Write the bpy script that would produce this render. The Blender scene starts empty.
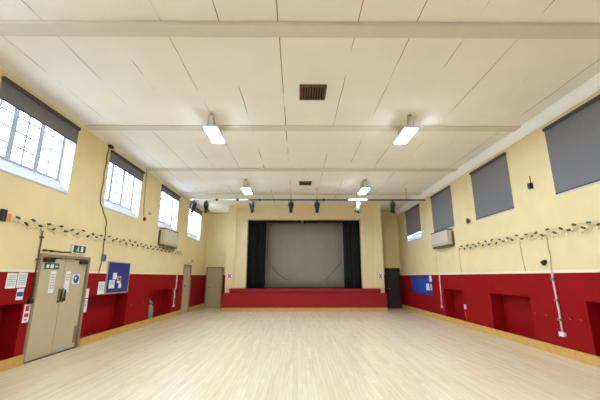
import bpy, bmesh, math, random
from mathutils import Vector, Matrix
random.seed(7)
C = bpy.context.scene.collection
PI = math.pi
XL, XR, ZC = -5.335, 5.696, 5.33
YF, YB, YBR = -2.6, 19.2, 18.5          # wall behind the camera, far wall, far wall right of the stage
DADO = 1.75

# ------------------------------------------------------------------ materials
def lin(c):
    return tuple(((v/255)/12.92 if v/255 <= .04045 else ((v/255+.055)/1.055)**2.4) for v in c)

def mat(name, col, rough=.6, metal=0, noise=0, scale=6, bump=0, spec=.5, coat=0):
    m = bpy.data.materials.new(name); m.use_nodes = True
    nt = m.node_tree; b = nt.nodes['Principled BSDF']
    c = (*lin(col), 1)
    b.inputs['Base Color'].default_value = c
    b.inputs['Roughness'].default_value = rough
    b.inputs['Metallic'].default_value = metal
    b.inputs['Specular IOR Level'].default_value = spec
    b.inputs['Coat Weight'].default_value = coat
    if noise or bump:
        tc = nt.nodes.new('ShaderNodeTexCoord')
        n = nt.nodes.new('ShaderNodeTexNoise'); n.inputs['Scale'].default_value = scale
        n.inputs['Detail'].default_value = 5
        nt.links.new(tc.outputs['Object'], n.inputs['Vector'])
        if noise:
            r = nt.nodes.new('ShaderNodeMapRange')
            r.inputs[1].default_value = .3; r.inputs[2].default_value = .7
            r.inputs[3].default_value = 1-noise; r.inputs[4].default_value = 1+noise
            nt.links.new(n.outputs['Fac'], r.inputs[0])
            mx = nt.nodes.new('ShaderNodeVectorMath'); mx.operation = 'SCALE'
            mx.inputs[0].default_value = c[:3]
            nt.links.new(r.outputs[0], mx.inputs['Scale'])
            nt.links.new(mx.outputs[0], b.inputs['Base Color'])
        if bump:
            bp = nt.nodes.new('ShaderNodeBump'); bp.inputs['Strength'].default_value = bump
            bp.inputs['Distance'].default_value = .01
            nt.links.new(n.outputs['Fac'], bp.inputs['Height'])
            nt.links.new(bp.outputs[0], b.inputs['Normal'])
    return m

def emit(name, col, strength):
    m = bpy.data.materials.new(name); m.use_nodes = True
    b = m.node_tree.nodes['Principled BSDF']
    b.inputs['Base Color'].default_value = (*lin(col), 1)
    b.inputs['Emission Color'].default_value = (*lin(col), 1)
    b.inputs['Emission Strength'].default_value = strength
    return m

def glass_mat():
    m = bpy.data.materials.new('window glass'); m.use_nodes = True
    nt = m.node_tree; nt.nodes.clear()
    o = nt.nodes.new('ShaderNodeOutputMaterial')
    t = nt.nodes.new('ShaderNodeBsdfTransparent'); t.inputs[0].default_value = (.95, .97, .97, 1)
    g = nt.nodes.new('ShaderNodeBsdfGlossy'); g.inputs['Roughness'].default_value = .02
    mx = nt.nodes.new('ShaderNodeMixShader'); mx.inputs[0].default_value = .06
    nt.links.new(t.outputs[0], mx.inputs[1]); nt.links.new(g.outputs[0], mx.inputs[2])
    nt.links.new(mx.outputs[0], o.inputs[0])
    return m

def floor_mat():
    m = bpy.data.materials.new('maple strip floor'); m.use_nodes = True
    nt = m.node_tree; b = nt.nodes['Principled BSDF']; N = nt.nodes.new; L = nt.links.new
    tc = N('ShaderNodeTexCoord')
    mp = N('ShaderNodeMapping'); mp.inputs['Rotation'].default_value = (0, 0, PI/2)
    L(tc.outputs['Object'], mp.inputs[0])
    br = N('ShaderNodeTexBrick')
    br.inputs['Color1'].default_value = (*lin((240, 227, 200)), 1)
    br.inputs['Color2'].default_value = (*lin((231, 213, 180)), 1)
    br.inputs['Mortar'].default_value = (*lin((216, 194, 158)), 1)
    br.inputs['Scale'].default_value = 1
    br.inputs['Mortar Size'].default_value = .0018
    br.inputs['Brick Width'].default_value = 1.15
    br.inputs['Row Height'].default_value = .075
    br.inputs['Bias'].default_value = -.15
    br.offset = .37; br.offset_frequency = 3
    L(mp.outputs[0], br.inputs[0])
    mp2 = N('ShaderNodeMapping'); mp2.inputs['Scale'].default_value = (9, .5, 1)
    L(tc.outputs['Object'], mp2.inputs[0])
    n = N('ShaderNodeTexNoise'); n.inputs['Scale'].default_value = 4; n.inputs['Detail'].default_value = 6
    L(mp2.outputs[0], n.inputs[0])
    r = N('ShaderNodeMapRange'); r.inputs[1].default_value = .3; r.inputs[2].default_value = .7
    r.inputs[3].default_value = .92; r.inputs[4].default_value = 1.06
    L(n.outputs['Fac'], r.inputs[0])
    s = N('ShaderNodeVectorMath'); s.operation = 'SCALE'
    L(br.outputs['Color'], s.inputs[0]); L(r.outputs[0], s.inputs['Scale'])
    L(s.outputs[0], b.inputs['Base Color'])
    b.inputs['Roughness'].default_value = .24
    b.inputs['Specular IOR Level'].default_value = .5
    bp = N('ShaderNodeBump'); bp.inputs['Strength'].default_value = .15; bp.inputs['Distance'].default_value = .003
    L(br.outputs['Fac'], bp.inputs['Height']); bp.invert = True
    L(bp.outputs[0], b.inputs['Normal'])
    return m

SEAMS = [-4.64, -3.77, -2.9, -2.03, -1.17, -.3, .89, 1.76, 2.63, 3.5, 4.37, 5.24]
def ceiling_mat():
    """painted boards: an open joint runs along each line of SEAMS, coming and going"""
    m = bpy.data.materials.new('painted ceiling boards'); m.use_nodes = True
    nt = m.node_tree; b = nt.nodes['Principled BSDF']; N = nt.nodes.new; L = nt.links.new
    tc = N('ShaderNodeTexCoord'); sp = N('ShaderNodeSeparateXYZ'); L(tc.outputs['Object'], sp.inputs[0])
    wob = N('ShaderNodeTexNoise'); wob.inputs['Scale'].default_value = 1.3
    L(tc.outputs['Object'], wob.inputs[0])
    wx = N('ShaderNodeMath'); wx.operation = 'MULTIPLY_ADD'
    wx.inputs[1].default_value = .05; L(wob.outputs['Fac'], wx.inputs[0]); L(sp.outputs['X'], wx.inputs[2])
    prev = None
    for x in SEAMS:
        a = N('ShaderNodeMath'); a.operation = 'COMPARE'
        a.inputs[1].default_value = x+.025; a.inputs[2].default_value = .008 if -1.5 < x < .5 else .0055
        L(wx.outputs[0], a.inputs[0])
        if prev is None: prev = a
        else:
            q = N('ShaderNodeMath'); q.operation = 'MAXIMUM'
            L(prev.outputs[0], q.inputs[0]); L(a.outputs[0], q.inputs[1]); prev = q
    mp = N('ShaderNodeMapping'); mp.inputs['Scale'].default_value = (1.1, .55, 1)
    L(tc.outputs['Object'], mp.inputs[0])
    brk = N('ShaderNodeTexNoise'); brk.inputs['Scale'].default_value = 1.2; brk.inputs['Detail'].default_value = 4
    L(mp.outputs[0], brk.inputs[0])
    rr = N('ShaderNodeMapRange'); rr.inputs[1].default_value = .45; rr.inputs[2].default_value = .56
    L(brk.outputs['Fac'], rr.inputs[0])
    f = N('ShaderNodeMath'); f.operation = 'MULTIPLY'
    L(prev.outputs[0], f.inputs[0]); L(rr.outputs[0], f.inputs[1])
    mott = N('ShaderNodeTexNoise'); mott.inputs['Scale'].default_value = 1.5; mott.inputs['Detail'].default_value = 6
    L(tc.outputs['Object'], mott.inputs[0])
    mm = N('ShaderNodeMapRange'); mm.inputs[1].default_value = .3; mm.inputs[2].default_value = .7
    mm.inputs[3].default_value = .975; mm.inputs[4].default_value = 1.02
    L(mott.outputs['Fac'], mm.inputs[0])
    s = N('ShaderNodeVectorMath'); s.operation = 'SCALE'; s.inputs[0].default_value = lin((244, 239, 230))
    L(mm.outputs[0], s.inputs['Scale'])
    mx = N('ShaderNodeMix'); mx.data_type = 'RGBA'
    L(f.outputs[0], mx.inputs['Factor']); L(s.outputs[0], mx.inputs['A'])
    mx.inputs['B'].default_value = (*lin((120, 104, 84)), 1)
    L(mx.outputs['Result'], b.inputs['Base Color'])
    b.inputs['Roughness'].default_value = .75
    return m

M = dict(
    yellow=mat('cream yellow wall paint', (234, 213, 163), .7, noise=.03, scale=2.5, bump=.05),
    red=mat('red dado paint', (148, 12, 18), .6, noise=.06, scale=3, bump=.05, spec=.12),
    white=mat('white gloss paint', (240, 238, 232), .4),
    sill=mat('painted stone sill', (206, 203, 198), .6, noise=.03),
    rail=mat('cream rail paint', (238, 230, 200), .5),
    beam=mat('painted ceiling beam', (218, 210, 194), .7, noise=.02),
    cove=mat('white plaster cove', (250, 247, 242), .6, noise=.02),
    floor=floor_mat(), ceiling=ceiling_mat(), glass=glass_mat(),
    skirting=mat('varnished pine skirting', (210, 168, 86), .4, noise=.1, scale=9),
    blind=mat('grey blind fabric', (120, 118, 122), .85, noise=.04, scale=20),
    blindbar=mat('dark blind rail', (66, 64, 68), .5),
    frame=mat('painted window frame', (188, 194, 212), .5),
    door=mat('taupe door paint', (197, 180, 148), .5, noise=.03),
    doorframe=mat('brown grey door frame', (150, 128, 104), .5),
    darkdoor=mat('dark brown door', (52, 46, 40), .5, noise=.2, scale=3),
    darkframe=mat('near black door frame', (34, 31, 29), .5),
    black=mat('black cloth', (22, 22, 27), .9, noise=.2),
    plastic=mat('black plastic', (28, 28, 30), .45),
    backdrop=mat('grey backdrop cloth', (160, 150, 134), .9, noise=.04, scale=3),
    seam=mat('dark seam tape', (62, 56, 52), .8),
    hem=mat('pale grey hem', (188, 182, 174), .9),
    carpet=mat('red stage carpet', (158, 24, 30), .9, noise=.06, scale=30),
    carpetshade=mat('shaded carpet red', (112, 20, 24), .8),
    deck=mat('stage boards', (96, 92, 72), .6, noise=.1),
    vent=mat('brown vent metal', (104, 78, 46), .5, noise=.2, scale=10),
    ventdark=mat('dark duct', (34, 24, 15), .8),
    metal=mat('grey metal', (150, 148, 144), .35, .8),
    steel=mat('steel rod', (170, 165, 155), .4, .6),
    darkmetal=mat('dark steel pipe', (58, 52, 46), .45, .4),
    housing=mat('white light housing', (236, 234, 228), .5),
    diffuser=emit('lit diffuser', (222, 238, 252), 48),
    lens=emit('glowing white', (255, 252, 245), 3),
    paper=mat('white paper', (232, 234, 238), .7),
    print=mat('grey print', (150, 150, 152), .7),
    redprint=mat('red print', (196, 40, 44), .6),
    blueprint=mat('blue print', (40, 84, 170), .6),
    pinkprint=mat('plum print', (168, 60, 104), .6),
    pegpaint=mat('worn pink red paint', (190, 92, 88), .5),
    green=mat('safety green', (14, 122, 82), .5),
    darkgreen=mat('dark green', (26, 78, 44), .5),
    boardblue=mat('blue felt', (40, 52, 124), .9, noise=.05, scale=30),
    boardbright=mat('bright blue felt', (28, 74, 172), .9, noise=.04, scale=30),
    boardframe=mat('dark blue frame', (58, 48, 110), .5),
    alu=mat('aluminium trim', (196, 196, 198), .35, .7),
    cable=mat('dark cable', (92, 76, 50), .6),
    palecable=mat('painted cable', (205, 186, 140), .6),
    socket=mat('dark bulb socket', (74, 66, 48), .5),
    bulb=mat('pale bulb glass', (240, 234, 214), .2),
    conduit=mat('white pvc conduit', (226, 220, 218), .4),
    heater=mat('beige heater casing', (200, 190, 168), .5),
    heaterdark=mat('dark heater grille', (104, 90, 66), .6),
    tank=mat('grey green paint', (122, 150, 134), .45),
    teal=mat('teal cap', (84, 146, 142), .45),
    alarm=mat('red alarm plastic', (178, 34, 30), .4),
    brown=mat('red brown bell', (104, 46, 34), .4),
    bluebox=mat('blue plastic', (70, 118, 160), .5),
    orange=mat('orange plastic', (224, 150, 36), .5),
)

# ------------------------------------------------------------------ mesh helpers
class MB:
    def __init__(self): self.bm = bmesh.new(); self.mats = []
    def _m(self, m):
        if m not in self.mats: self.mats.append(m)
        return self.mats.index(m)
    def box(self, a, b, m='white', bevel=0):
        a = Vector((min(a[0], b[0]), min(a[1], b[1]), min(a[2], b[2]))), Vector((max(a[0], b[0]), max(a[1], b[1]), max(a[2], b[2])))
        lo, hi = a
        r = bmesh.ops.create_cube(self.bm, size=1)
        vs = r['verts']
        for v in vs:
            v.co = Vector((lo[i]+(v.co[i]+.5)*(hi[i]-lo[i]) for i in range(3)))
        fs = {f for v in vs for f in v.link_faces}
        mi = self._m(M[m])
        if bevel:
            es = list({e for v in vs for e in v.link_edges})
            q = bmesh.ops.bevel(self.bm, geom=es, offset=bevel, segments=2, affect='EDGES', profile=.5)
            fs = {f for f in fs if f.is_valid} | set(q['faces'])
            fs |= {f for v in q['verts'] for f in v.link_faces}
        for f in fs: f.material_index = mi
        return self
    def tube(self, pts, r, m='metal', n=10, cap=True):
        pts = [Vector(p) for p in pts]; mi = self._m(M[m]); rings = []
        rs = r if isinstance(r, (list, tuple)) else [r]*len(pts)
        up = None
        for i, p in enumerate(pts):
            t = (pts[min(i+1, len(pts)-1)]-pts[max(i-1, 0)]).normalized()
            if up is None:
                up = Vector((0, 0, 1)) if abs(t.z) < .9 else Vector((0, 1, 0))
            s = t.cross(up).normalized(); up = s.cross(t).normalized()
            rings.append([self.bm.verts.new(p+(s*math.cos(2*PI*k/n)+up*math.sin(2*PI*k/n))*rs[i]) for k in range(n)])
        for i in range(len(rings)-1):
            for k in range(n):
                f = self.bm.faces.new((rings[i][k], rings[i][(k+1) % n], rings[i+1][(k+1) % n], rings[i+1][k]))
                f.material_index = mi; f.smooth = True
        if cap:
            for rg in (rings[0], rings[-1]):
                self.bm.faces.new(rg).material_index = mi
        return self
    def lathe(self, c, prof, m='metal', axis='Z', n=18):
        """prof: (radius, height) pairs from c along axis"""
        if isinstance(axis, str): axis = {'X': (1, 0, 0), 'Y': (0, 1, 0), 'Z': (0, 0, 1)}[axis]
        ax = Vector(axis).normalized()
        pts = [Vector(c)+ax*h for _, h in prof]
        up = Vector((0, 0, 1)) if abs(ax.z) < .9 else Vector((0, 1, 0))
        s = ax.cross(up).normalized(); u = s.cross(ax); mi = self._m(M[m]); rings = []
        for p, (r, _) in zip(pts, prof):
            rings.append([self.bm.verts.new(p+(s*math.cos(2*PI*k/n)+u*math.sin(2*PI*k/n))*max(r, 1e-4)) for k in range(n)])
        for i in range(len(rings)-1):
            for k in range(n):
                f = self.bm.faces.new((rings[i][k], rings[i][(k+1) % n], rings[i+1][(k+1) % n], rings[i+1][k]))
                f.material_index = mi; f.smooth = True
        for rg in (rings[0], rings[-1]): self.bm.faces.new(rg).material_index = mi
        return self
    def prism(self, poly, axis, a, b, m='white'):
        """poly in the two other axes, extruded along axis from a to b"""
        mi = self._m(M[m])
        def P(p, t):
            return {'X': (t, p[0], p[1]), 'Y': (p[0], t, p[1]), 'Z': (p[0], p[1], t)}[axis]
        A = [self.bm.verts.new(P(p, a)) for p in poly]; B = [self.bm.verts.new(P(p, b)) for p in poly]
        self.bm.faces.new(A).material_index = mi; self.bm.faces.new(B).material_index = mi
        n = len(poly)
        for i in range(n):
            self.bm.faces.new((A[i], A[(i+1) % n], B[(i+1) % n], B[i])).material_index = mi
        return self
    def build(self, name, parent=None, origin=None, weld=False):
        if weld: bmesh.ops.remove_doubles(self.bm, verts=self.bm.verts, dist=1e-5)
        bmesh.ops.recalc_face_normals(self.bm, faces=self.bm.faces)
        me = bpy.data.meshes.new(name)
        if origin is None:
            origin = Vector((0, 0, 0))
            p = parent
            while p is not None: origin += p.matrix_basis.translation; p = p.parent
        origin = Vector(origin)
        bmesh.ops.translate(self.bm, verts=self.bm.verts, vec=-origin)
        self.bm.to_mesh(me); self.bm.free()
        for m in self.mats: me.materials.append(m)
        o = bpy.data.objects.new(name, me); C.objects.link(o)
        if parent is None: o.location = origin
        else:
            # parts share their thing's origin
            o.parent = parent
        return o

def tag(o, label=None, cat=None, group=None, kind=None):
    if label: o['label'] = label
    if cat: o['category'] = cat
    if group: o['group'] = group
    if kind: o['kind'] = kind
    return o

def thing(name, label, cat, loc=(0, 0, 0), group=None):
    o = bpy.data.objects.new(name, None); C.objects.link(o)
    o.location = loc; o.empty_display_size = .1
    return tag(o, label, cat, group)

def structure(name, mb, weld=False):
    return tag(mb.build(name, weld=weld), name.replace('_', ' '), None, None, 'structure')

def copy_tree(o, parent=None, loc=None, label=None):
    c = o.copy(); C.objects.link(c)
    if parent is not None: c.parent = parent
    if loc is not None: c.location = loc
    if label: c['label'] = label
    for ch in list(o.children): copy_tree(ch, c)
    return c

# ------------------------------------------------------------------ the room shell
LAY = [0, .1, .35, .5]
def wall_side(name, x, s, windows, alcoves, doors):
    """x = inner face, s = outward direction; every opening is (y0, y1, z0, z1)"""
    ys = sorted({YF-.5, YB+.5, *[v for w in windows+alcoves+doors for v in w[:2]]})
    zs = sorted({0, DADO, ZC, *[v for w in windows+alcoves+doors for v in w[2:]]})
    def solid(i, j, k):
        if not (0 <= i < len(ys)-1 and 0 <= j < len(zs)-1 and 0 <= k < 3): return False
        y, z = (ys[i]+ys[i+1])/2, (zs[j]+zs[j+1])/2
        ins = lambda w: w[0] < y < w[1] and w[2] < z < w[3]
        if any(ins(w) for w in windows): return False
        if k < 2 and any(ins(w) for w in alcoves): return False
        if k < 1 and any(ins(w) for w in doors): return False
        return True
    mb = MB(); iy, ir, iw = mb._m(M['yellow']), mb._m(M['red']), mb._m(M['white'])
    def quad(pts, mi):
        mb.bm.faces.new([mb.bm.verts.new(p) for p in pts]).material_index = mi
    for i in range(len(ys)-1):
        for j in range(len(zs)-1):
            base = ir if zs[j+1] <= DADO+1e-6 else iy
            for k in range(3):
                if not solid(i, j, k): continue
                x0, x1 = x+s*LAY[k], x+s*LAY[k+1]; y0, y1 = ys[i], ys[i+1]; z0, z1 = zs[j], zs[j+1]
                side = iw if any(w[2]-.01 <= z0 and z1 <= w[3]+.01 for w in windows) else base
                if not solid(i, j, k-1): quad([(x0, y0, z0), (x0, y1, z0), (x0, y1, z1), (x0, y0, z1)], base)
                if not solid(i, j, k+1): quad([(x1, y0, z0), (x1, y1, z0), (x1, y1, z1), (x1, y0, z1)], base)
                if not solid(i-1, j, k): quad([(x0, y0, z0), (x1, y0, z0), (x1, y0, z1), (x0, y0, z1)], side)
                if not solid(i+1, j, k): quad([(x0, y1, z0), (x1, y1, z0), (x1, y1, z1), (x0, y1, z1)], side)
                if not solid(i, j-1, k): quad([(x0, y0, z0), (x1, y0, z0), (x1, y1, z0), (x0, y1, z0)], base if base == ir else iw)
                if not solid(i, j+1, k): quad([(x0, y0, z1), (x1, y0, z1), (x1, y1, z1), (x0, y1, z1)], base if base == ir else iw)
    structure(name, mb, weld=True)

WL = [(-1.55, .5), (1.88, 3.95), (5.33, 7.40), (8.86, 10.83), (12.44, 14.38), (15.90, 17.92)]  # first two windows are out of view, added for more daylight
WR = [(5.05, 6.95), (8.45, 10.26), (11.80, 13.58), (15.04, 16.95)]
ZL0, ZL1, ZR0, ZR1 = 3.52, 5.17, 3.40, 4.97
winL = [(a, b, ZL0, ZL1) for a, b in WL]
winR = [(a, b, ZR0, ZR1) for a, b in WR]
alcL = [(4.85, 6.70, .12, 1.15), (8.74, 10.73, .12, 1.15), (12.38, 14.42, .12, 1.17)]
alcR = [(1.70, 3.45, .12, 1.18), (5.10, 6.73, .12, 1.18), (8.35, 10.05, .12, 1.18), (11.68, 13.2, .12, 1.20)]
doorL = [(6.97, 8.53, 0, 2.07), (15.78, 16.78, 0, 2.14)]
wall_side('wall_left', XL, -1, winL, alcL, doorL)
wall_side('wall_right', XR, 1, winR, alcR, [])

mb = MB()                                         # far wall, with the return right of the stage standing forward
mb.box((XL, YB, 0), (XR, YB+.4, DADO), 'red').box((XL, YB, DADO), (XR, YB+.4, ZC), 'yellow')
mb.box((4.38, YBR, 0), (XR, YB, DADO), 'red').box((4.38, YBR, DADO), (XR, YB, ZC), 'yellow')
structure('wall_back', mb)
mb = MB()
mb.box((XL-.5, YF-.4, 0), (XR+.5, YF, DADO), 'red').box((XL-.5, YF-.4, DADO), (XR+.5, YF, ZC), 'yellow')
structure('wall_front', mb)
mb = MB().box((XL-.5, YF-.4, -.2), (XR+.5, YB+.4, 0), 'floor'); structure('floor', mb)
mb = MB().box((XL-.5, YF-.4, ZC), (XR+.5, YB+.4, ZC+.2), 'ceiling'); structure('ceiling', mb)

# the wall the stage opens in, standing forward of the far wall
SX0, SX1, OX0, OX1, OZ = -3.64, 4.36, -2.61, 3.28, 4.58
SY = 17.0
mb = MB()
mb.box((SX0, SY, 0), (OX0, SY+.3, ZC), 'yellow').box((OX1, SY, 0), (SX1, SY+.3, ZC), 'yellow')
mb.box((OX0, SY, 0), (OX1, SY+.3, .9), 'yellow')
mb.box((OX0, SY, OZ), (OX1, SY+.3, ZC), 'yellow')
mb.box((SX0, SY+.3, 0), (SX0+.2, YB, ZC), 'yellow').box((SX1-.2, SY+.3, 0), (SX1, YBR, ZC), 'yellow')
structure('wall_stage', mb)
for i, (a, b, p) in enumerate([((SX0, 1.085), (-3.2, ZC), .05), ((3.93, 1.085), (SX1, ZC), .05),
                               ((-2.92, 1.085), (OX0, OZ+.02), .03), ((OX1, 1.085), (3.56, OZ+.02), .03)]):
    mb = MB().box((a[0], SY-p, a[1]), (b[0], SY, b[1]), 'yellow', .01)
    structure(f'trim_{i+1}', mb)
mb = MB().box((SX0, SY-.08, ZC-.1), (SX1, SY, ZC), 'yellow'); structure('trim_5', mb)

# ceiling beams
for i, y in enumerate([.7, 4.12, 7.54, 10.86, 14.25]):
    mb = MB().box((XL, y, ZC-(.065 if y < 5 else .035)), (XR, y+.27, ZC), 'beam', .012); structure(f'trim_{6+i}', mb)
# cove along the right wall
prof = [(XR, ZC), (XR-.12, ZC), (XR-.115, ZC-.03), (XR-.06, ZC-.10), (XR-.025, ZC-.17), (XR-.02, ZC-.25), (XR, ZC-.25)]
mb = MB().prism(prof, 'Y', YF, YBR, 'cove'); structure('trim_11', mb)
prof = [(XL, ZC), (XL+.04, ZC), (XL+.03, ZC-.03), (XL, ZC-.05)]
mb = MB().prism(prof, 'Y', YF, YB, 'rail'); structure('trim_12', mb)
# dado rails
mb = MB()
for a, b in ((YF, 6.92), (8.58, 15.73), (16.83, YB)):
    mb.box((XL, a, DADO-.01), (XL+.015, b, DADO+.035), 'rail')
structure('trim_13', mb)
mb = MB().box((XR-.022, YF, DADO-.02), (XR, YBR, DADO+.04), 'rail', .005); structure('trim_14', mb)
# skirting
mb = MB()
for a, b in ((YF, 6.90), (8.60, 15.70), (16.86, YB)):
    mb.box((XL, a, 0), (XL+.055, b, .185), 'skirting', .008)
structure('baseboard_left', mb)
mb = MB().box((XR-.055, YF, 0), (XR, YBR, .185), 'skirting', .008); structure('baseboard_right', mb)
mb = MB().box((XL+.06, YB-.04, 0), (-5.2, YB, .185), 'skirting').box((-4.24, YB-.04, 0), (SX0, YB, .185), 'skirting')
structure('baseboard_back', mb)

# ------------------------------------------------------------------ windows
def window(idx, x, s, y0, y1, z0, z1):
    root = thing(f'window_{idx}', None, None, (x+s*.3, (y0+y1)/2, z0)); root['kind'] = 'structure'
    f = MB(); xa, xb = x+s*.27, x+s*.34
    t = .07
    f.box((xa, y0, z0), (xb, y0+t, z1), 'frame').box((xa, y1-t, z0), (xb, y1, z1), 'frame')
    f.box((xa, y0+t, z0), (xb, y1-t, z0+.36), 'frame').box((xa, y0+t, z1-t), (xb, y1-t, z1), 'frame')
    w = (y1-y0)/3
    for k in (1, 2): f.box((xa, y0+k*w-.065, z0+.36), (xb, y0+k*w+.065, z1-t), 'frame')
    f.build('window_frame', root)
    g = MB()
    for k in range(3):
        a, b = y0+k*w+.065, y0+(k+1)*w-.065
        xm0, xm1 = x+s*.29, x+s*.32
        g.box((xm0, (a+b)/2-.024, z0+.36), (xm1, (a+b)/2+.024, z1-t), 'frame')
        for q in (1, 2, 3):
            zz = z0+.36+(z1-z0-.43)*q/4
            g.box((xm0+s*.002, a, zz-.02), (xm1-s*.002, b, zz+.02), 'frame')
    g.build('glazing_bars', root)
    p = MB().box((x+s*.303, y0+.02, z0+.02), (x+s*.307, y1-.02, z1-.02), 'glass'); p.build('pane', root)
    l = MB()                                       # sloping sill out to the wall face
    l.prism([(x+s*.27, z0+.30), (x-s*.015, z0+.015), (x-s*.015, z0-.02), (x, z0-.02), (x, z0+.0005), (x+s*.27, z0+.0005)],
            'Y', y0+.002, y1-.002, 'sill')
    l.build('window_sill', root)
for i, (a, b) in enumerate(WL): window(i+1, XL, -1, a, b, ZL0, ZL1)
for i, (a, b) in enumerate(WR): window(i+7, XR, 1, a, b, ZR0, ZR1)

def blind(x, s, y0, y1, ztop, zbot, label, group):
    r = thing('roller_blind', label, 'blind', (x, (y0+y1)/2, ztop), group)
    MB().box((x-s*.001, y0-.045, ztop-.065), (x-s*.06, y1+.02, ztop+.01), 'blindbar', .01).build('headbox', r)
    MB().box((x-s*.017, y0-.04, zbot+.025), (x-s*.012, y1+.012, ztop-.06), 'blind').build('fabric', r)
    MB().box((x-s*.024, y0-.04, zbot), (x-s*.005, y1+.012, zbot+.03), 'blindbar', .005).build('bottom_bar', r)
    return r
gl, gr = 'grey roller blinds half way down over the left windows', 'grey roller blinds drawn down on the right wall'
for (a, b), t, l in zip(WL[1:], (.42, .42, .36, .24, .24), (
        None,
        'short grey roller blind above the bright window nearest the camera',
        'short grey roller blind over bright window straight above the blue noticeboard',
        'short grey roller blind over the bright window above the beige left heater',
        'short grey roller blind on the last bright window towards the stage')):
    if l is None: continue
    blind(XL, -1, a, b, ZL1-.003, ZL1-t, l, gl)
for (a, b), zb, l in zip(WR, (3.41, 3.41, 3.45, 3.70), (
        'largest grey roller blind, at the right edge of the picture',
        'grey roller blind drawn down between the black wall fitting and the red brown bell',
        'grey roller blind drawn down directly above the beige right heater',
        'smallest grey roller blind, with a bright gap of glass showing under it')):
    blind(XR, 1, a, b, ZR1-.003, zb, l, gr)

# ------------------------------------------------------------------ doors
d = thing('door_1', None, None, (XL, 7.75, 0)); d['kind'] = 'structure'
f = MB()
f.box((XL-.1, 6.905, 0), (XL+.02, 6.975, 2.13), 'doorframe', .006).box((XL-.1, 8.525, 0), (XL+.02, 8.595, 2.13), 'doorframe', .006)
f.box((XL-.1, 6.975, 2.06), (XL+.02, 8.525, 2.13), 'doorframe', .006); f.build('door_frame', d)
leaves = []
for a, b in ((6.98, 7.745), (7.755, 8.52)):
    lf = MB().box((XL-.075, a, .01), (XL-.03, b, 2.055), 'door', .004).build('door_leaf', d); leaves.append(lf)
for y, s in ((7.69, -1), (7.81, 1)):
    h = MB()
    h.tube([(XL-.03, y, 1.36), (XL+.03, y, 1.36), (XL+.03, y+s*.01, 1.12), (XL-.03, y+s*.01, 1.12)], .014, 'darkmetal')
    h.box((XL-.03, y-.03, 1.08), (XL-.022, y+.03, 1.40), 'doorframe'); h.build('door_handle', leaves[0 if s < 0 else 1])
h = MB().tube([(XL+.02, 7.70, 1.33), (XL+.035, 7.71, 1.2), (XL+.035, 7.75, 1.1), (XL+.035, 7.79, 1.2), (XL+.02, 7.80, 1.33)], .012, 'darkmetal')
h.build('door_chain', d)
for y0, y1, ya in ((7.05, 7.32, 7.55), (8.22, 8.48, 7.98)):
    c = MB().box((XL-.03, y0, 1.955), (XL+.05, y1, 2.03), 'darkmetal', .01)
    ym = (y0+y1)/2
    c.tube([(XL+.04, ym, 2.03), (XL+.16, (ym+ya)/2, 2.045), (XL+.03, ya, 2.05)], .013, 'darkmetal'); c.build('door_closer', leaves[0 if ya < 7.7 else 1])
MB().box((XL-.1, 6.98, 0), (XL+.03, 8.52, .008), 'darkmetal').build('threshold', d)
MB().box((XL-.03, 8.40, .12), (XL-.024, 8.50, .5), 'doorframe').build('kick_plate', leaves[1])

d = thing('door_2', None, None, (XL, 16.28, 0)); d['kind'] = 'structure'
f = MB()
f.box((XL-.1, 15.72, 0), (XL+.02, 15.79, 2.22), 'doorframe').box((XL-.1, 16.77, 0), (XL+.02, 16.84, 2.22), 'doorframe')
f.box((XL-.1, 15.79, 2.14), (XL+.02, 16.77, 2.22), 'doorframe'); f.build('door_frame', d)
MB().box((XL-.07, 15.79, .01), (XL-.02, 16.77, 2.135), 'door').build('door_leaf', d)
MB().tube([(XL-.02, 16.68, 1.0), (XL+.04, 16.68, 1.0), (XL+.04, 16.58, 1.0)], .012, 'metal').build('door_handle', d)

d = thing('door_3', None, None, (-4.72, YB, 0)); d['kind'] = 'structure'
f = MB()
f.box((-5.2, YB-.07, 0), (-5.13, YB, 2.19), 'doorframe').box((-4.31, YB-.07, 0), (-4.24, YB, 2.19), 'doorframe')
f.box((-5.13, YB-.07, 2.12), (-4.31, YB, 2.19), 'doorframe'); f.build('door_frame', d)
MB().box((-5.13, YB-.05, .01), (-4.31, YB-.005, 2.12), 'door', .004).build('door_leaf', d)
MB().tube([(-5.05, YB-.05, 1.05), (-5.05, YB-.1, 1.05), (-4.94, YB-.1, 1.05)], .012, 'darkmetal').build('door_handle', d)

d = thing('door_4', None, None, (5.2, YBR, 0)); d['kind'] = 'structure'
f = MB()
f.box((4.80, YBR-.07, 0), (4.88, YBR, 2.12), 'darkframe').box((5.54, YBR-.07, 0), (5.62, YBR, 2.12), 'darkframe')
f.box((4.88, YBR-.07, 2.02), (5.54, YBR, 2.12), 'darkframe'); f.build('door_frame', d)
l = MB().box((4.88, YBR-.045, .01), (5.54, YBR-.005, 2.02), 'darkdoor', .004)
for a, b in ((.15, .9), (1.0, 1.9)): l.box((4.97, YBR-.055, a), (5.45, YBR-.044, b), 'darkdoor', .004)
l.build('door_leaf', d)
MB().tube([(4.94, YBR-.045, 1.02), (4.94, YBR-.1, 1.02), (5.04, YBR-.1, 1.02)], .012, 'metal').build('door_handle', d)

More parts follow.
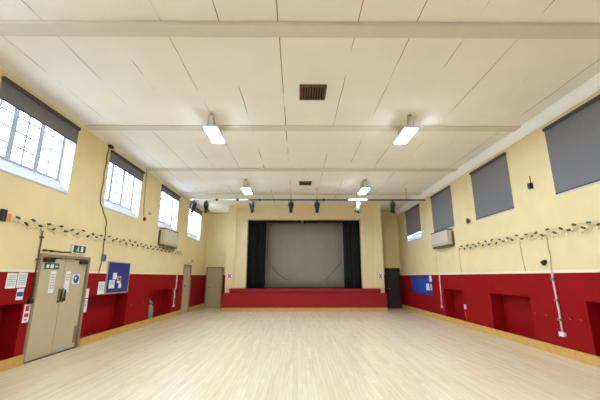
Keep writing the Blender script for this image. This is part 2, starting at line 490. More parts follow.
# ------------------------------------------------------------------ stage
st = thing('stage', 'low wide stage faced in red across the end of the hall', 'stage', (.36, 16.8, 0))
MB().box((SX0-.05, 16.82, .17), (SX1+.04, SY-.004, .87), 'carpet', .01).build('front_panel', st)
MB().box((SX0-.06, 16.79, 0), (SX1+.05, 16.99, .17), 'skirting', .006).build('plinth', st)
MB().box((-3.38, 16.79, .93), (4.12, SY-.004, 1.08), 'carpet', .012).build('top_step', st)
MB().box((-3.36, 16.83, .87), (4.10, SY-.004, .93), 'carpetshade').build('shadow_gap', st)  # shadow under the step, put in as a darker red strip
structure('floor_stage', MB().box((OX0, SY, .9), (OX1, SY+.3, 1.06), 'deck').box((SX0+.2, SY+.3, .9), (SX1-.2, YBR, 1.06), 'deck'))

def cloth(y, x0, x1, z0, z1, waves, amp, m, nx=120, flare=0):
    mb = MB(); mi = mb._m(M[m]); V = []
    for j in range(9):
        t = j/8; z = z0+(z1-z0)*t; row = []
        for i in range(nx+1):
            u = i/nx; x = x0+(x1-x0)*u
            a = amp*(1.15-.35*t)
            yy = y+a*math.sin(2*PI*waves*u+.6*math.sin(5*u+2*t))+a*.4*math.sin(2*PI*waves*2.3*u+1)
            row.append(mb.bm.verts.new((x, yy, z)))
        V.append(row)
    for j in range(8):
        for i in range(nx):
            f = mb.bm.faces.new((V[j][i], V[j][i+1], V[j+1][i+1], V[j+1][i])); f.smooth = True; f.material_index = mi
    return mb
def solidify(o, t):
    md = o.modifiers.new('thickness', 'SOLIDIFY'); md.thickness = t; md.offset = 0
c1 = thing('stage_curtain', 'black side curtain hanging at the left of the stage opening', 'curtain', (-2.3, 17.5, 1.06), 'black curtains at the sides of the stage')
solidify(cloth(17.5, -3.3, -1.69, 1.075, 4.85, 8, .05, 'black').build('drape', c1), .008)
c2 = thing('stage_curtain', 'black side curtain hanging at the right of the stage opening', 'curtain', (2.9, 17.5, 1.06), 'black curtains at the sides of the stage')
solidify(cloth(17.5, 2.42, 4.0, 1.075, 4.85, 8, .05, 'black').build('drape', c2), .008)
for c, a, b in ((c1, -3.35, -1.6), (c2, 2.35, 4.05)):
    MB().tube([(a, 17.5, 4.87), (b, 17.5, 4.87)], .02, 'darkmetal').build('curtain_rail', c)
v = thing('stage_valance', 'narrow black pelmet along the top of the stage opening', 'valance', (.35, 17.42, 4.4))
solidify(cloth(17.40, -3.4, .18, 4.46, 5.0, 14, .02, 'black').build('drape', v), .006)
solidify(cloth(17.40, .30, 4.1, 4.46, 5.0, 14, .02, 'black').build('drape', v), .006)
MB().tube([(-3.42, 17.40, 5.0), (4.14, 17.40, 5.0)], .02, 'darkmetal').build('curtain_rail', v)
BY = 18.15
bd = thing('stage_backdrop', 'plain grey cloth backdrop with two dark sagging seams behind the stage', 'backdrop', (.35, BY, 1.06))
solidify(cloth(BY, -2.1, 2.43, 1.10, 4.9, 5, .012, 'backdrop').build('cloth', bd), .006)
solidify(cloth(BY-.005, 2.43, 2.56, 1.10, 4.9, .3, .01, 'hem', 8).build('hem', bd), .01)
def arc(p, q, sag, n=10):
    P, Q = Vector(p), Vector(q); out = []
    for i in range(n+1):
        t = i/n; w = P.lerp(Q, t); w.z -= sag*4*t*(1-t); out.append(w)
    return out
yy = BY-.035
MB().tube([(-1.64, yy, 4.3), (-1.66, yy, 3.2), (-1.64, yy, 2.5)]+arc((-1.60, yy, 2.42), (-.52, yy, 1.48), .12), .012, 'seam', 6).build('seam', bd)
MB().tube(arc((2.36, yy, 2.42), (1.46, yy, 1.48), .05), .012, 'seam', 6).build('seam', bd)
MB().tube([(-2.2, BY, 4.92), (2.6, BY, 4.92)], .02, 'darkmetal').build('batten', bd)

# ------------------------------------------------------------------ ceiling fittings
def vent(y, label, l=.52, w=.54):
    r = thing('ceiling_vent', label, 'vent', (.3, y, ZC), 'brown slatted vents in the ceiling')
    x0, x1, y0, y1 = .3-w/2, .3+w/2, y-l/2, y+l/2
    MB().box((x0+.03, y0+.03, ZC-.012), (x1-.03, y1-.03, ZC-.004), 'ventdark').build('backing', r)
    f = MB()
    f.box((x0, y0, ZC-.045), (x0+.035, y1, ZC-.001), 'vent').box((x1-.035, y0, ZC-.045), (x1, y1, ZC-.001), 'vent')
    f.box((x0+.035, y0, ZC-.045), (x1-.035, y0+.035, ZC-.001), 'vent').box((x0+.035, y1-.035, ZC-.045), (x1-.035, y1, ZC-.001), 'vent')
    f.build('frame', r)
    for k in range(9):
        x = x0+.06+(w-.12)*k/8
        MB().prism([(x-.014, ZC-.035), (x-.008, ZC-.040), (x+.014, ZC-.015), (x+.008, ZC-.010)], 'Y', y0+.035, y1-.035, 'vent').build('slat', r)
vent(6.01, 'large square brown vent set in the middle of the near ceiling')
vent(12.66, 'small looking brown vent in the ceiling nearer the stage', .46, .5)

def ceiling_light(x, y0, y1):
    z = 4.95
    r = thing('ceiling_light', 'x', 'ceiling light', (x, (y0+y1)/2, z), 'hanging white panel lights')
    w = .15
    MB().box((x-w, y0, z+.012), (x+w, y1, z+.07), 'housing', .008).build('housing', r)
    MB().box((x-w+.008, y0+.008, z), (x+w-.008, y1-.008, z+.013), 'diffuser').build('diffuser', r)
    for y in (y0+.06, y1-.12):
        MB().tube([(x-.07, y, z+.07), (x-.055, y, ZC-.03), (x+.055, y, ZC-.03), (x+.07, y, z+.07)], .009, 'steel', 8).tube(
            [(x, y, ZC-.03), (x, y, ZC-.003)], [.03, .045], 'steel').build('hanger', r)
    return r
l0 = ceiling_light(-2.0, 6.9, 7.78)
l0['label'] = 'hanging white panel light on the left of the larger near pair'
for x, y, t in ((2.60, 7.35, 'hanging white panel light on the right of the larger near pair'),
                (-2.02, 12.6, 'hanging white panel light at left, of the far pair by the lighting bar'),
                (2.62, 12.6, 'hanging white panel light at right, of the far pair by the lighting bar'),
                (-2.0, 2.1, 'added unseen panel light over the near left floor'),  # this pair hangs out of view, added to help light the hall
                (2.60, 2.1, 'added unseen panel light over the near right floor')):
    copy_tree(l0, None, (x, y, 4.95), t)

BARY, BARZ = 13.6, 4.84
br = thing('lighting_bar', 'long dark lighting bar slung under the ceiling before the stage', 'lighting bar', (.4, BARY, BARZ))
MB().tube([(-2.1, BARY, BARZ), (5.43, BARY, BARZ)], .032, 'darkmetal', 12).build('bar', br)
tag(MB().tube([(-4.58, BARY, BARZ), (-2.1, BARY, BARZ)], .034, 'housing', 12).build('bar_glare', br), 'bar end whitened to imitate glare')  # glare on this end of the bar is painted in as white
for x in (-4.4, -2.3, -.3, .82, 2.5, 4.65):
    MB().tube([(x, BARY, BARZ+.02), (x, BARY, ZC-.01)], .008, 'steel', 8).tube([(x, BARY, ZC-.012), (x, BARY, ZC-.001)], .035, 'steel').build('hanger', br)
for x in (-3.43, -2.56, -1.62, 1.1):
    MB().box((x-.05, BARY-.045, BARZ-.045), (x+.05, BARY+.045, BARZ+.045), 'plastic', .01).build('clamp', br)

def spotlight(x, label, body='plastic', tilt=.35, dx=0, s=1.0):
    r = thing('stage_spotlight', label, 'spotlight', (x, BARY, BARZ-.036), 'theatre spotlights on the lighting bar')
    zt = BARZ-.036
    MB().tube([(x, BARY, zt), (x, BARY, zt-.07)], .02, 'plastic').box((x-.04, BARY-.045, zt-.03), (x+.04, BARY+.045, zt+.0), 'plastic', .006).build('clamp', r)
    MB().tube([(x-.105*s, BARY, zt-.25), (x-.105*s, BARY, zt-.08), (x-.03, BARY, zt-.065), (x+.03, BARY, zt-.065), (x+.105*s, BARY, zt-.08), (x+.105*s, BARY, zt-.25)], .012, 'plastic', 8).build('yoke', r)
    ax = Vector((dx, math.cos(tilt)*.5, -math.sin(tilt+.55))).normalized()
    c = Vector((x, BARY, zt-.25))-ax*.19
    lb = MB().lathe(c, [(.05, 0), (.085*s, .015), (.095*s, .1), (.095*s, .26), (.08*s, .27), (.08*s, .36)], body, ax).build('lamp_body', r)
    MB().lathe(c, [(.07*s, .355), (.074*s, .362), (.05, .372), (.01, .378)], 'metal', ax).build('lens', lb)
    cc = c+ax*.36
    b = MB(); up = Vector((1, 0, 0)); w = ax.cross(up).normalized()
    for sg, q in ((1, up), (-1, up), (1, w), (-1, w)):
        o = q*(.085*s*sg); sd = (w if q is up else up)*.06
        fp = [cc+o-sd, cc+o+sd, cc+o*1.35+sd+ax*.09, cc+o*1.35-sd+ax*.09]
        th = q*.003*sg
        A = [b.bm.verts.new(p) for p in fp]; B = [b.bm.verts.new(p+th) for p in fp]; mi = b._m(M['plastic'])
        for F in (A, B, *[(A[i], A[(i+1) % 4], B[(i+1) % 4], B[i]) for i in range(4)]):
            b.bm.faces.new(F).material_index = mi
    b.build('barn_doors', lb)
    return r
spotlight(-4.40, 'black spotlight at the left tip of the lighting bar, nearest the left wall', dx=-.3)
spotlight(-3.88, 'black spotlight on the glare-whitened end of the lighting bar, before the far bright window')
spotlight(-1.94, 'grey black spotlight hanging over the left edge of the stage opening')
spotlight(-.29, 'black spotlight over the stage, left of the middle two', tilt=.8)
spotlight(.82, 'black spotlight over the stage, right of the middle two', tilt=.8)
spotlight(2.55, 'white spotlight on the lighting bar beneath the far right panel light', 'housing')
spotlight(4.03, 'black spotlight on the lighting bar before the wall right of the stage', tilt=.7)
bl = thing('glowing_strip', 'slim white glowing strip fixed on the bar above the white spotlight', 'glowing strip', (2.55, BARY-.07, BARZ))  # white strip with a glowing underside
MB().box((2.15, BARY-.10, BARZ-.01), (2.95, BARY-.036, BARZ+.045), 'housing', .008).build('housing', bl)
MB().box((2.17, BARY-.095, BARZ-.03), (2.93, BARY-.042, BARZ-.009), 'lens', .006).build('diffuser', bl)

# ------------------------------------------------------------------ string lights on both side walls
def garland(x, s, y0, y1, z, label, n):
    r = thing('string_lights', label, 'string lights', (x, y0, z), 'string lights along the side walls')
    xx = x-s*.05
    for ph, dz in ((0, .05), (PI, -.04)):
        pts = []
        k = int((y1-y0)/.09)
        for i in range(k+1):
            y = y0+(y1-y0)*i/k
            pts.append((xx-s*.004*(1 if ph else -1), y, z+dz+.045*math.sin(2*PI*y/.7+ph)))
        MB().tube(pts, .006, 'palecable', 6).build('cable', r)
    rnd = random.Random(3)
    for i in range(n):
        y = y0+.1+(y1-y0-.2)*i/(n-1)+rnd.uniform(-.03, .03)
        up = i % 2 == 0
        zz = z+(.075 if up else -.015)+rnd.uniform(-.02, .02)
        a = rnd.uniform(-.8, .8)
        dv = Vector((-s*.02, math.cos(a), math.sin(a)*.7)).normalized()
        p = Vector((xx-s*.02, y, zz))
        so = MB().lathe(p-dv*.045, [(.012, 0), (.020, .012), (.022, .075), (.016, .095)], 'socket', dv, 8).build('socket', r)
        q = Vector((xx-s*.022, y+.05, zz-.085))
        MB().lathe(q+Vector((0, 0, .05)), [(.01, 0), (.022, -.025), (.024, -.045), (.010, -.07)], 'bulb', 'Z', 8).build('bulb', r)
    return r
garland(XL, -1, 6.04, 15.2, 2.66, 'string of small dark and pale bulbs strung along the left wall above the doors', 48)
garland(XR, 1, 5.4, 11.55, 2.60, 'string of small dark and pale bulbs strung along the right wall above the red dado', 34)
t = thing('junction_box', 'black and orange junction box at the near end of the left string lights', 'junction box', (XL, 5.93, 2.7))
MB().box((XL, 5.80, 2.62), (XL+.05, 5.91, 2.84), 'plastic', .008).build('box', t)
tag(MB().box((XL, 5.92, 2.65), (XL+.04, 6.02, 2.78), 'orange', .008).build('socket_cover', t), 'orange cover')

# ------------------------------------------------------------------ left wall fittings
def on_left(y0, y1, z0, z1, depth, m, bevel=0, x=XL):
    return MB().box((x-.002, y0, z0), (x+.001+depth, y1, z1), m, bevel)
def paper(name, label, cat, y0, y1, z0, z1, group=None, x=XL, body='paper', marks=()):
    r = thing(name, label, cat, (x, (y0+y1)/2, z0), group)
    on_left(y0, y1, z0, z1, .004, body, x=x).build('sheet', r)
    if marks:
        q = MB()
        for a, b, c, d_, m in marks:
            q.box((x+.005, y0+(y1-y0)*a, z0+(z1-z0)*c), (x+.007, y0+(y1-y0)*b, z0+(z1-z0)*d_), m)
        q.build('print', r)
    return r
lines = [(.12, .88, .8-.12*k, .84-.12*k, 'print') for k in range(6)]
paper('paper_notice', 'white paper notice, first of the two side by side left of the double door', 'notice', 6.22, 6.44, 1.44, 1.72, 'paper notices', marks=lines)
paper('paper_notice', 'white paper notice beside the conduit, second of the pair left of the double door', 'notice', 6.46, 6.68, 1.45, 1.73, 'paper notices', marks=lines)
paper('leaflet', 'small white leaflet with a blue band under the two paper notices', 'leaflet', 6.50, 6.66, 1.22, 1.43, marks=[(.05, .95, .3, .7, 'blueprint')])
paper('safety_sign', 'white safety sign with red marks low on the red pier by the double door', 'sign', 6.75, 6.90, .78, 1.12, marks=[(.2, .8, .62, .92, 'redprint'), (.3, .7, .1, .2, 'print'), (.15, .85, .3, .5, 'redprint')])
LX = XL-.03
gs = paper('fire_exit_sign', 'green sign at the top of the left leaf of the double door', 'sign', 7.12, 7.56, 1.81, 1.94, x=LX, body='green',
      marks=[(.12, .3, .25, .75, 'paper'), (.4, .6, .2, .8, 'paper'), (.7, .9, .4, .6, 'paper')])
paper('door_notice', 'tall white notice on the left leaf of the double door', 'notice', 7.34, 7.50, 1.31, 1.78, 'tall notices on the double door', x=LX, marks=lines)
paper('door_notice', 'tall white notice on the right leaf of the double door', 'notice', 7.82, 7.98, 1.31, 1.78, 'tall notices on the double door', x=LX, marks=lines[:3])
r = thing('round_sign', 'small round blue sign on the right leaf of the double door', 'sign', (LX, 8.2, 1.5))
on_left(8.07, 8.33, 1.49, 1.71, .003, 'paper', x=LX).build('sheet', r)
MB().lathe((LX+.004, 8.2, 1.6), [(.1, 0), (.1, .004)], 'blueprint', 'X', 24).build('disc', r)
MB().lathe((LX+.009, 8.17, 1.62), [(.03, 0), (.03, .002)], 'paper', 'X', 16).build('print', r)

r = thing('emergency_exit_sign', 'green emergency exit sign box above the double door', 'exit sign', (XL, 8.03, 2.18))
on_left(7.78, 8.26, 2.19, 2.40, .07, 'housing', .008).build('housing', r)
MB().box((XL+.072, 7.80, 2.21), (XL+.076, 8.24, 2.38), 'darkgreen').build('face', r)
q = MB()                                          # running figure and door block
q.lathe((XL+.077, 7.97, 2.345), [(.018, 0), (.018, .003)], 'paper', 'X', 12)
q.prism([(7.93, 2.32), (7.98, 2.33), (7.97, 2.27), (8.00, 2.23), (7.985, 2.222), (7.95, 2.265), (7.90, 2.235), (7.89, 2.245), (7.93, 2.28)], 'X', XL+.077, XL+.08, 'paper')
q.prism([(8.06, 2.23), (8.14, 2.23), (8.14, 2.36), (8.06, 2.36)], 'X', XL+.077, XL+.08, 'paper')
q.build('pictogram', r)
r = thing('wall_cable', 'short dark cable run along the wall above the double door', 'cable', (XL, 7.0, 2.19))
MB().tube([(XL+.02, 6.93, 2.19), (XL+.02, 7.3, 2.20), (XL+.02, 7.5, 2.19), (XL+.02, 7.79, 2.21)], .014, 'cable').build('cable', r)
for y in (7.0, 7.2): MB().box((XL, y-.03, 2.17), (XL+.04, y+.03, 2.215), 'cable').build('clip', r)
r = thing('wall_conduit', 'dark conduit dropping from the string lights beside the double door', 'conduit', (XL, 6.84, 1.1))
MB().tube([(XL+.025, 6.84, 2.6), (XL+.025, 6.85, 1.2)], .014, 'cable').build('pipe', r)
for z in (2.45, 2.0, 1.5): MB().box((XL, 6.81, z-.015), (XL+.05, 6.88, z+.015), 'cable').build('clip', r)
on_left(6.79, 6.90, 1.13, 1.22, .05, 'plastic', .006).build('switch_box', r)

pts = [(8.74, 5.30), (8.70, 5.15), (8.66, 4.96), (8.68, 4.7), (8.64, 4.46), (8.67, 4.2), (8.63, 3.89), (8.66, 3.59), (8.80, 3.46), (8.86, 3.36), (9.0, 3.24),
       (9.08, 3.1), (9.05, 2.95), (9.09, 2.83), (9.07, 2.5), (9.1, 2.255)]
pts2 = [(9.1, 2.055), (9.06, 1.95), (9.02, 1.75), (9.0, 1.55)]
r = thing('hanging_cable', 'thick dark cable hanging down the wall beside the second bright window', 'cable', (XL, 8.7, 5.2))
MB().tube([(XL+.014, y, z) for y, z in pts], .013, 'cable', 8).build('cable', r)
MB().tube([(XL+.014, y, z) for y, z in pts2], .012, 'cable', 8).build('cable', r)
MB().box((XL, 8.66, 5.2), (XL+.09, 8.82, 5.28), 'darkmetal', .01).build('bracket', r)
r = thing('switch_box', 'small blue switch box on the cream wall left of the noticeboard', 'switch box', (XL, 9.13, 2.05))
on_left(9.06, 9.21, 2.06, 2.25, .06, 'bluebox', .01).build('box', r)
MB().box((XL+.061, 9.11, 2.12), (XL+.07, 9.16, 2.19), 'plastic', .003).build('switch', r)

r = thing('noticeboard', 'tall blue noticeboard with a silver frame on the left wall', 'noticeboard', (XL, 10.0, 1.18))
on_left(9.44, 10.62, 1.21, 2.05, .02, 'boardblue').build('panel', r)
f = MB()
f.box((XL+.001, 9.41, 2.05), (XL+.035, 10.65, 2.08), 'alu').box((XL+.001, 9.41, 1.18), (XL+.035, 10.65, 1.21), 'alu')
f.box((XL+.001, 9.41, 1.21), (XL+.035, 9.44, 2.05), 'alu').box((XL+.001, 10.62, 1.21), (XL+.035, 10.65, 2.05), 'alu'); f.build('frame', r)
g = 'papers pinned to the tall blue noticeboard'
bx = XL+.0245
paper('pinned_paper', 'largest white paper pinned low on the tall blue noticeboard', 'paper', 9.56, 9.84, 1.33, 1.56, g, x=bx, marks=lines[:4])
paper('pinned_paper', 'white paper pinned highest on the tall blue noticeboard', 'paper', 9.72, 9.92, 1.58, 1.76, g, x=bx)
paper('pinned_paper', 'purple and white paper right of the middle of the tall blue noticeboard', 'paper', 9.97, 10.17, 1.47, 1.66, g, x=bx, marks=[(.1, .9, .3, .9, 'pinkprint')])
paper('pinned_paper', 'smallest white paper pinned near the foot of the tall blue noticeboard', 'paper', 10.08, 10.22, 1.33, 1.46, g, x=bx)
paper('poster', 'white poster on the red wall against the left side of the noticeboard', 'poster', 9.10, 9.40, 1.19, 1.52, marks=lines[:5])
paper('poster', 'white strip of paper low on the wall between the double door and noticeboard', 'poster', 8.62, 8.73, 1.13, 1.36)
paper('paper_notice', 'narrow white notice on the red wall right of the double door', 'notice', 8.605, 8.73, .79, 1.11, 'paper notices', marks=lines[:4])

r = thing('gas_cylinder', 'slim grey green cylinder with teal cap standing in the alcove', 'cylinder', (XL-.14, 12.75, .12))
cx, cy = XL-.14, 12.75
MB().lathe((cx, cy, .121), [(.12, 0), (.135, .02), (.135, .40), (.105, .48), (.055, .52)], 'tank').build('body', r)
MB().lathe((cx, cy, .64), [(.06, 0), (.085, .02), (.085, .09), (.05, .12), (.03, .13)], 'teal').build('cap', r)
MB().tube([(cx-.02, cy-.18, .70), (cx, cy, .72), (cx-.02, cy+.16, .70)], .02, 'tank').build('lever', r)
MB().lathe((cx, cy, .76), [(.025, 0), (.035, .02), (.02, .06)], 'metal').build('valve', r)

def heater(x, s, y0, y1, z0, z1, label, dep=.25):
    r = thing('wall_heater', label, 'heater', (x, (y0+y1)/2, z0), 'beige fan heaters under the windows')
    xa, xb = x-s*.005, x-s*dep
    MB().box((xa, y0, z0+.07), (xb, y1, z1-.05), 'heater', .015).build('casing', r)
    MB().box((xa, y0+.03, z0), (xb+s*.03, y1-.03, z0+.07), 'heaterdark').build('grille', r)
    MB().box((xa, y0+.02, z1-.05), (xb+s*.02, y1-.02, z1), 'heaterdark').build('top_vent', r)
    q = MB()
    for k in range(7):
        y = y0+.12+(y1-y0-.24)*k/6
        q.box((xb-s*.006, y-.035, z0+.12), (xb+s*.002, y+.035, z0+.15), 'heaterdark')
    q.build('louvre', r)
    for y in (y0-.02, y1+.0): MB().box((x, y, z0+.05), (x-s*.08, y+.02, z1-.1), 'heaterdark').build('bracket', r)
heater(XL, -1, 12.6, 14.05, 2.80, 3.50, 'beige box heater hung on the left wall under a bright window')
heater(XR, 1, 11.92, 13.4, 2.74, 3.38, 'beige box heater hung on the right wall under a drawn blind')

r = thing('fire_alarm', 'small red fire alarm on the left wall between the bright windows', 'alarm', (XL, 11.27, 3.6))
MB().lathe((XL-.002, 11.27, 3.6), [(.075, 0), (.075, .03), (.055, .05), (.05, .07)], 'alarm', 'X').build('sounder', r)
r = thing('motion_sensor', 'small white sensor on the left wall just beyond the red alarm', 'sensor', (XL, 11.6, 3.86))
MB().box((XL-.002, 11.55, 3.80), (XL+.06, 11.65, 3.93), 'housing', .015).build('casing', r)
MB().lathe((XL+.06, 11.6, 3.85), [(.03, 0), (.025, .015)], 'plastic', 'X').build('lens', r)

r = thing('wall_conduit', 'stepped white conduit on the red dado before the far left door', 'conduit', (XL, 14.75, .45))
MB().tube([(XL+.025, 14.86, 1.72), (XL+.025, 14.86, 1.18), (XL+.025, 14.72, 1.12), (XL+.025, 14.74, .45)], .022, 'conduit').build('pipe', r)
for z in (1.5, .8): MB().box((XL, 14.70 if z < 1 else 14.82, z-.02), (XL+.05, 14.78 if z < 1 else 14.90, z+.02), 'conduit').build('clip', r)
on_left(14.68, 14.80, .40, .50, .05, 'conduit', .006).build('socket_box', r)
r = paper('safety_sign', 'small green sign on the far door in the left wall', 'sign', 15.98, 16.24, 1.12, 1.34, x=XL-.02, body='paper', marks=[(.1, .9, .12, .88, 'green')])
r = thing('emergency_light', 'small emergency light above the far door in the left wall', 'emergency light', (XL, 16.6, 2.34))
on_left(16.42, 16.78, 2.36, 2.46, .09, 'housing', .012).build('housing', r)
MB().box((XL+.09, 16.46, 2.38), (XL+.097, 16.74, 2.44), 'plastic').build('lens', r)
r = thing('wall_conduit', 'thin cream conduit running up between the second and third bright windows', 'conduit', (XL, 11.15, 4.0))
MB().tube([(XL+.02, 11.05, 5.28), (XL+.02, 11.12, 4.1), (XL+.02, 11.18, 3.7)], .018, 'palecable').build('pipe', r)

def peg(x, s, y, z, label, group):
    r = thing('wall_peg', label, 'peg', (x, y, z), group)
    MB().lathe((x-s*.001, y, z), [(.03, 0), (.03, .006)], 'red', (-s, 0, 0), 12).build('base_plate', r)
    MB().tube([(x-s*.006, y, z), (x-s*.04, y, z), (x-s*.05, y, z+.03)], [.007, .007, .011], 'pegpaint', 8).build('hook', r)
for y in (6.88, 7.16, 7.83, 8.18):
    peg(XR, 1, y, .79, {6.88: 'small peg on the right dado nearest the black alcove edge', 7.16: 'small peg on the right dado just on the near side of the white conduit',
        7.83: 'small peg on the right dado just on the stage side of the white conduit', 8.18: 'small peg on the right dado farthest from the camera'}[y], 'pegs in a row on the right dado')
peg(XL, -1, 10.97, .77, 'small peg on the left dado nearer the noticeboard', 'pegs on the left dado')
peg(XL, -1, 11.79, .77, 'small peg on the left dado nearer the alcove with the cylinder', 'pegs on the left dado')

# ------------------------------------------------------------------ right wall fittings
r = thing('alarm_bell', 'small red brown bell on the right wall between two drawn blinds', 'bell', (XR, 10.74, 3.46))
MB().lathe((XR+.002, 10.74, 3.46), [(.05, 0), (.05, .03), (.09, .04), (.085, .07), (.04, .09)], 'brown', (-1, 0, 0)).build('gong', r)
r = thing('wall_speaker', 'small black fitting with a short lead high on the right wall', 'wall fitting', (XR, 7.65, 3.8))
MB().box((XR-.001, 7.60, 3.73), (XR-.09, 7.70, 3.87), 'plastic', .015).build('body', r)
MB().tube([(XR-.02, 7.65, 3.86), (XR-.02, 7.655, 4.05)], .009, 'cable', 6).build('lead', r)
r = thing('coat_hook', 'small black wedge shaped hook on the cream wall beside the white conduit', 'hook', (XR, 7.64, 1.97))
MB().box((XR+.002, 7.58, 1.94), (XR-.02, 7.70, 2.03), 'plastic', .004).build('base_plate', r)
MB().prism([(XR-.018, 2.03), (XR-.10, 1.99), (XR-.05, 1.90), (XR-.018, 1.90)], 'Y', 7.61, 7.67, 'plastic').build('hook', r)
r = thing('wall_conduit', 'white conduit crossing the red dado on the right to a small socket box', 'conduit', (XR, 7.45, .42))
tag(MB().tube([(XR-.015, 7.50, 2.60), (XR-.015, 7.44, 2.5), (XR-.015, 7.46, 2.3), (XR-.015, 7.43, 2.1), (XR-.015, 7.47, 1.9), (XR-.02, 7.46, 1.76)], .01, 'palecable', 8).build('cable', r), 'thin cream cable')
MB().tube([(XR-.025, 7.46, 1.80), (XR-.025, 7.455, 1.4), (XR-.025, 7.44, 1.0), (XR-.025, 7.44, .5)], .02, 'conduit').build('pipe', r)
for z in (1.6, 1.15, .75): MB().box((XR, 7.41, z-.025), (XR-.055, 7.49, z+.025), 'metal', .004).build('clip', r)
MB().box((XR-.001, 7.37, .41), (XR-.06, 7.52, .50), 'conduit', .006).build('socket_box', r)
r = thing('wall_conduit', 'white conduit on the right dado beside the wide blue noticeboard', 'conduit', (XR, 13.47, .5))
MB().tube([(XR-.02, 13.45, 1.72), (XR-.02, 13.47, .52)], .02, 'conduit').build('pipe', r)
for z in (1.45, .95): MB().box((XR, 13.42, z-.02), (XR-.045, 13.51, z+.02), 'metal').build('clip', r)
MB().box((XR-.001, 13.42, .46), (XR-.05, 13.52, .55), 'conduit', .006).build('socket_box', r)
r = thing('fused_switch', 'small white switch box at the near edge of the farthest right alcove', 'switch', (XR, 11.60, .62))
MB().box((XR-.001, 11.54, .58), (XR-.05, 11.64, .74), 'conduit', .008).build('box', r)
r = thing('valve_box', 'small red box below the white switch at the farthest right alcove', 'box', (XR, 11.59, .3))
MB().box((XR-.001, 11.54, .36), (XR-.05, 11.64, .50), 'redprint', .008).build('box', r)
MB().tube([(XR-.02, 11.59, .36), (XR-.02, 11.59, .2)], .012, 'metal', 8).build('pipe', r)

r = thing('noticeboard', 'wide blue noticeboard with a purple blue frame on the right wall', 'noticeboard', (XR, 15.5, .85))
MB().box((XR-.001, 14.22, .86), (XR-.02, 16.85, 1.72), 'boardframe').build('frame', r)
MB().box((XR-.021, 14.55, 1.0), (XR-.025, 16.5, 1.56), 'boardbright').build('panel', r)
def paper_r(label, y0, y1, z0, z1, m, x):
    r = thing('pinned_paper', label, 'paper', (x, (y0+y1)/2, z0), 'papers on the wide blue noticeboard')
    MB().box((x, y0, z0), (x-.004, y1, z1), 'paper').build('sheet', r)
    if m: MB().box((x-.005, y0+.04, z0+.05), (x-.007, y1-.04, z1-.08), m).build('print', r)
paper_r('upper white paper on the wide blue noticeboard', 14.25, 14.52, 1.45, 1.70, None, XR-.0203)
paper_r('lower white and pink paper on the wide blue noticeboard', 14.57, 14.90, 1.08, 1.36, None, XR-.0245)
paper_r('plum printed paper at the near end of the wide blue noticeboard', 14.30, 14.44, 1.10, 1.34, 'pinkprint', XR-.0203)

for y0, z0, y1, z1, t in ((8.40, 2.56, 8.33, 1.78, 'thin cream cable dropping from the right string lights to the dado'),
                          (11.60, 2.62, 11.62, 1.78, 'thin cream cable at the stage end of the right string lights'),
                          (13.60, 2.80, 13.62, 1.78, 'thin cream cable dropping from the right heater')):
    r = thing('wall_cable', t, 'cable', (XR, y1, z1))
    MB().tube([(XR-.01, y0, z0), (XR-.01, (y0+y1)/2+.02, (z0+z1)/2), (XR-.01, y1, z1)], .009, 'palecable', 6).build('cable', r)

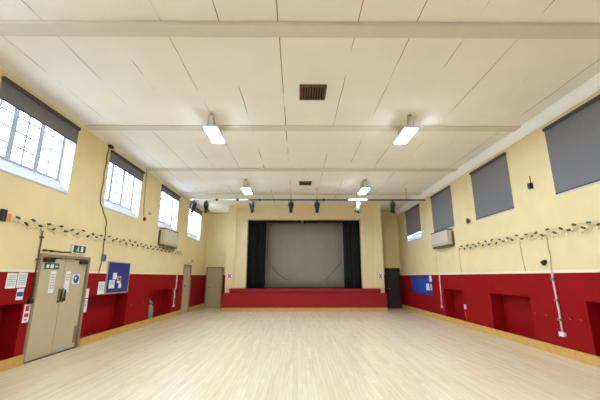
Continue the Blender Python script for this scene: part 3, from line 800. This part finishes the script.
# ------------------------------------------------------------------ signs on the stage wall
for x0, x1, xx, t in ((-3.56, -3.30, 0, 'small plum and white sign on the stage wall by the left far door'),
                      (4.07, 4.27, 0, 'small plum and white sign on the stage wall by the dark door')):
    r = thing('stage_sign', t, 'sign', ((x0+x1)/2, SY-.051, 1.56), 'plum signs at the sides of the stage')
    y = SY-.051
    MB().box((x0, y-.004, 1.55), (x1, y, 1.84), 'paper').build('sheet', r)
    w = x1-x0
    MB().prism([(x0+.1*w, 1.80), (x0+.4*w, 1.80), (x0+.55*w, 1.70), (x0+.75*w, 1.80), (x0+.93*w, 1.80), (x0+.7*w, 1.68), (x0+.93*w, 1.58), (x0+.6*w, 1.58), (x0+.5*w, 1.65), (x0+.3*w, 1.58), (x0+.1*w, 1.58), (x0+.35*w, 1.68)],
               'Y', y-.007, y-.0045, 'pinkprint').build('print', r)

# ------------------------------------------------------------------ daylight, camera
w = bpy.data.worlds.new('overcast sky'); bpy.context.scene.world = w; w.use_nodes = True
bg = w.node_tree.nodes['Background']
nt = w.node_tree                                  # bright white sky above, duller ground below the horizon
tc = nt.nodes.new('ShaderNodeTexCoord'); sp = nt.nodes.new('ShaderNodeSeparateXYZ')
cr = nt.nodes.new('ShaderNodeValToRGB')
nt.links.new(tc.outputs['Generated'], sp.inputs[0])
mr = nt.nodes.new('ShaderNodeMapRange'); mr.inputs[1].default_value = -1; mr.inputs[2].default_value = 1
nt.links.new(sp.outputs['Z'], mr.inputs[0]); nt.links.new(mr.outputs[0], cr.inputs[0])
cr.color_ramp.elements[0].position = .47; cr.color_ramp.elements[0].color = (.30, .34, .36, 1)
cr.color_ramp.elements[1].position = .53; cr.color_ramp.elements[1].color = (.64, .84, 1.18, 1)
nt.links.new(cr.outputs[0], bg.inputs[0]); bg.inputs[1].default_value = 10.5
def portal(x, s, y0, y1, z0, z1):
    l = bpy.data.lights.new('sky_portal', 'AREA'); l.shape = 'RECTANGLE'
    l.size = z1-z0; l.size_y = y1-y0; l.cycles.is_portal = True
    o = bpy.data.objects.new('sky_portal', l); C.objects.link(o)
    o.location = (x+s*.52, (y0+y1)/2, (z0+z1)/2); o.rotation_euler = (0, (PI/2 if s > 0 else -PI/2), 0)
for a, b in WL: portal(XL, -1, a, b, ZL0, ZL1)
for a, b in WR: portal(XR, 1, a, b, ZR0, ZR1)

cam = bpy.data.cameras.new('camera'); co = bpy.data.objects.new('camera', cam); C.objects.link(co)
cam.sensor_width = 36; cam.lens = 19.682; cam.clip_start = .05
co.location = (0, 0, 1.65); co.rotation_euler = (PI/2+.23, 0, -.0069)
sc = bpy.context.scene; sc.camera = co
sc.view_settings.view_transform = 'Standard'; sc.view_settings.look = 'None'
sc.view_settings.gamma = 1; sc.view_settings.use_curve_mapping = False
sc.view_settings.exposure = 1.33
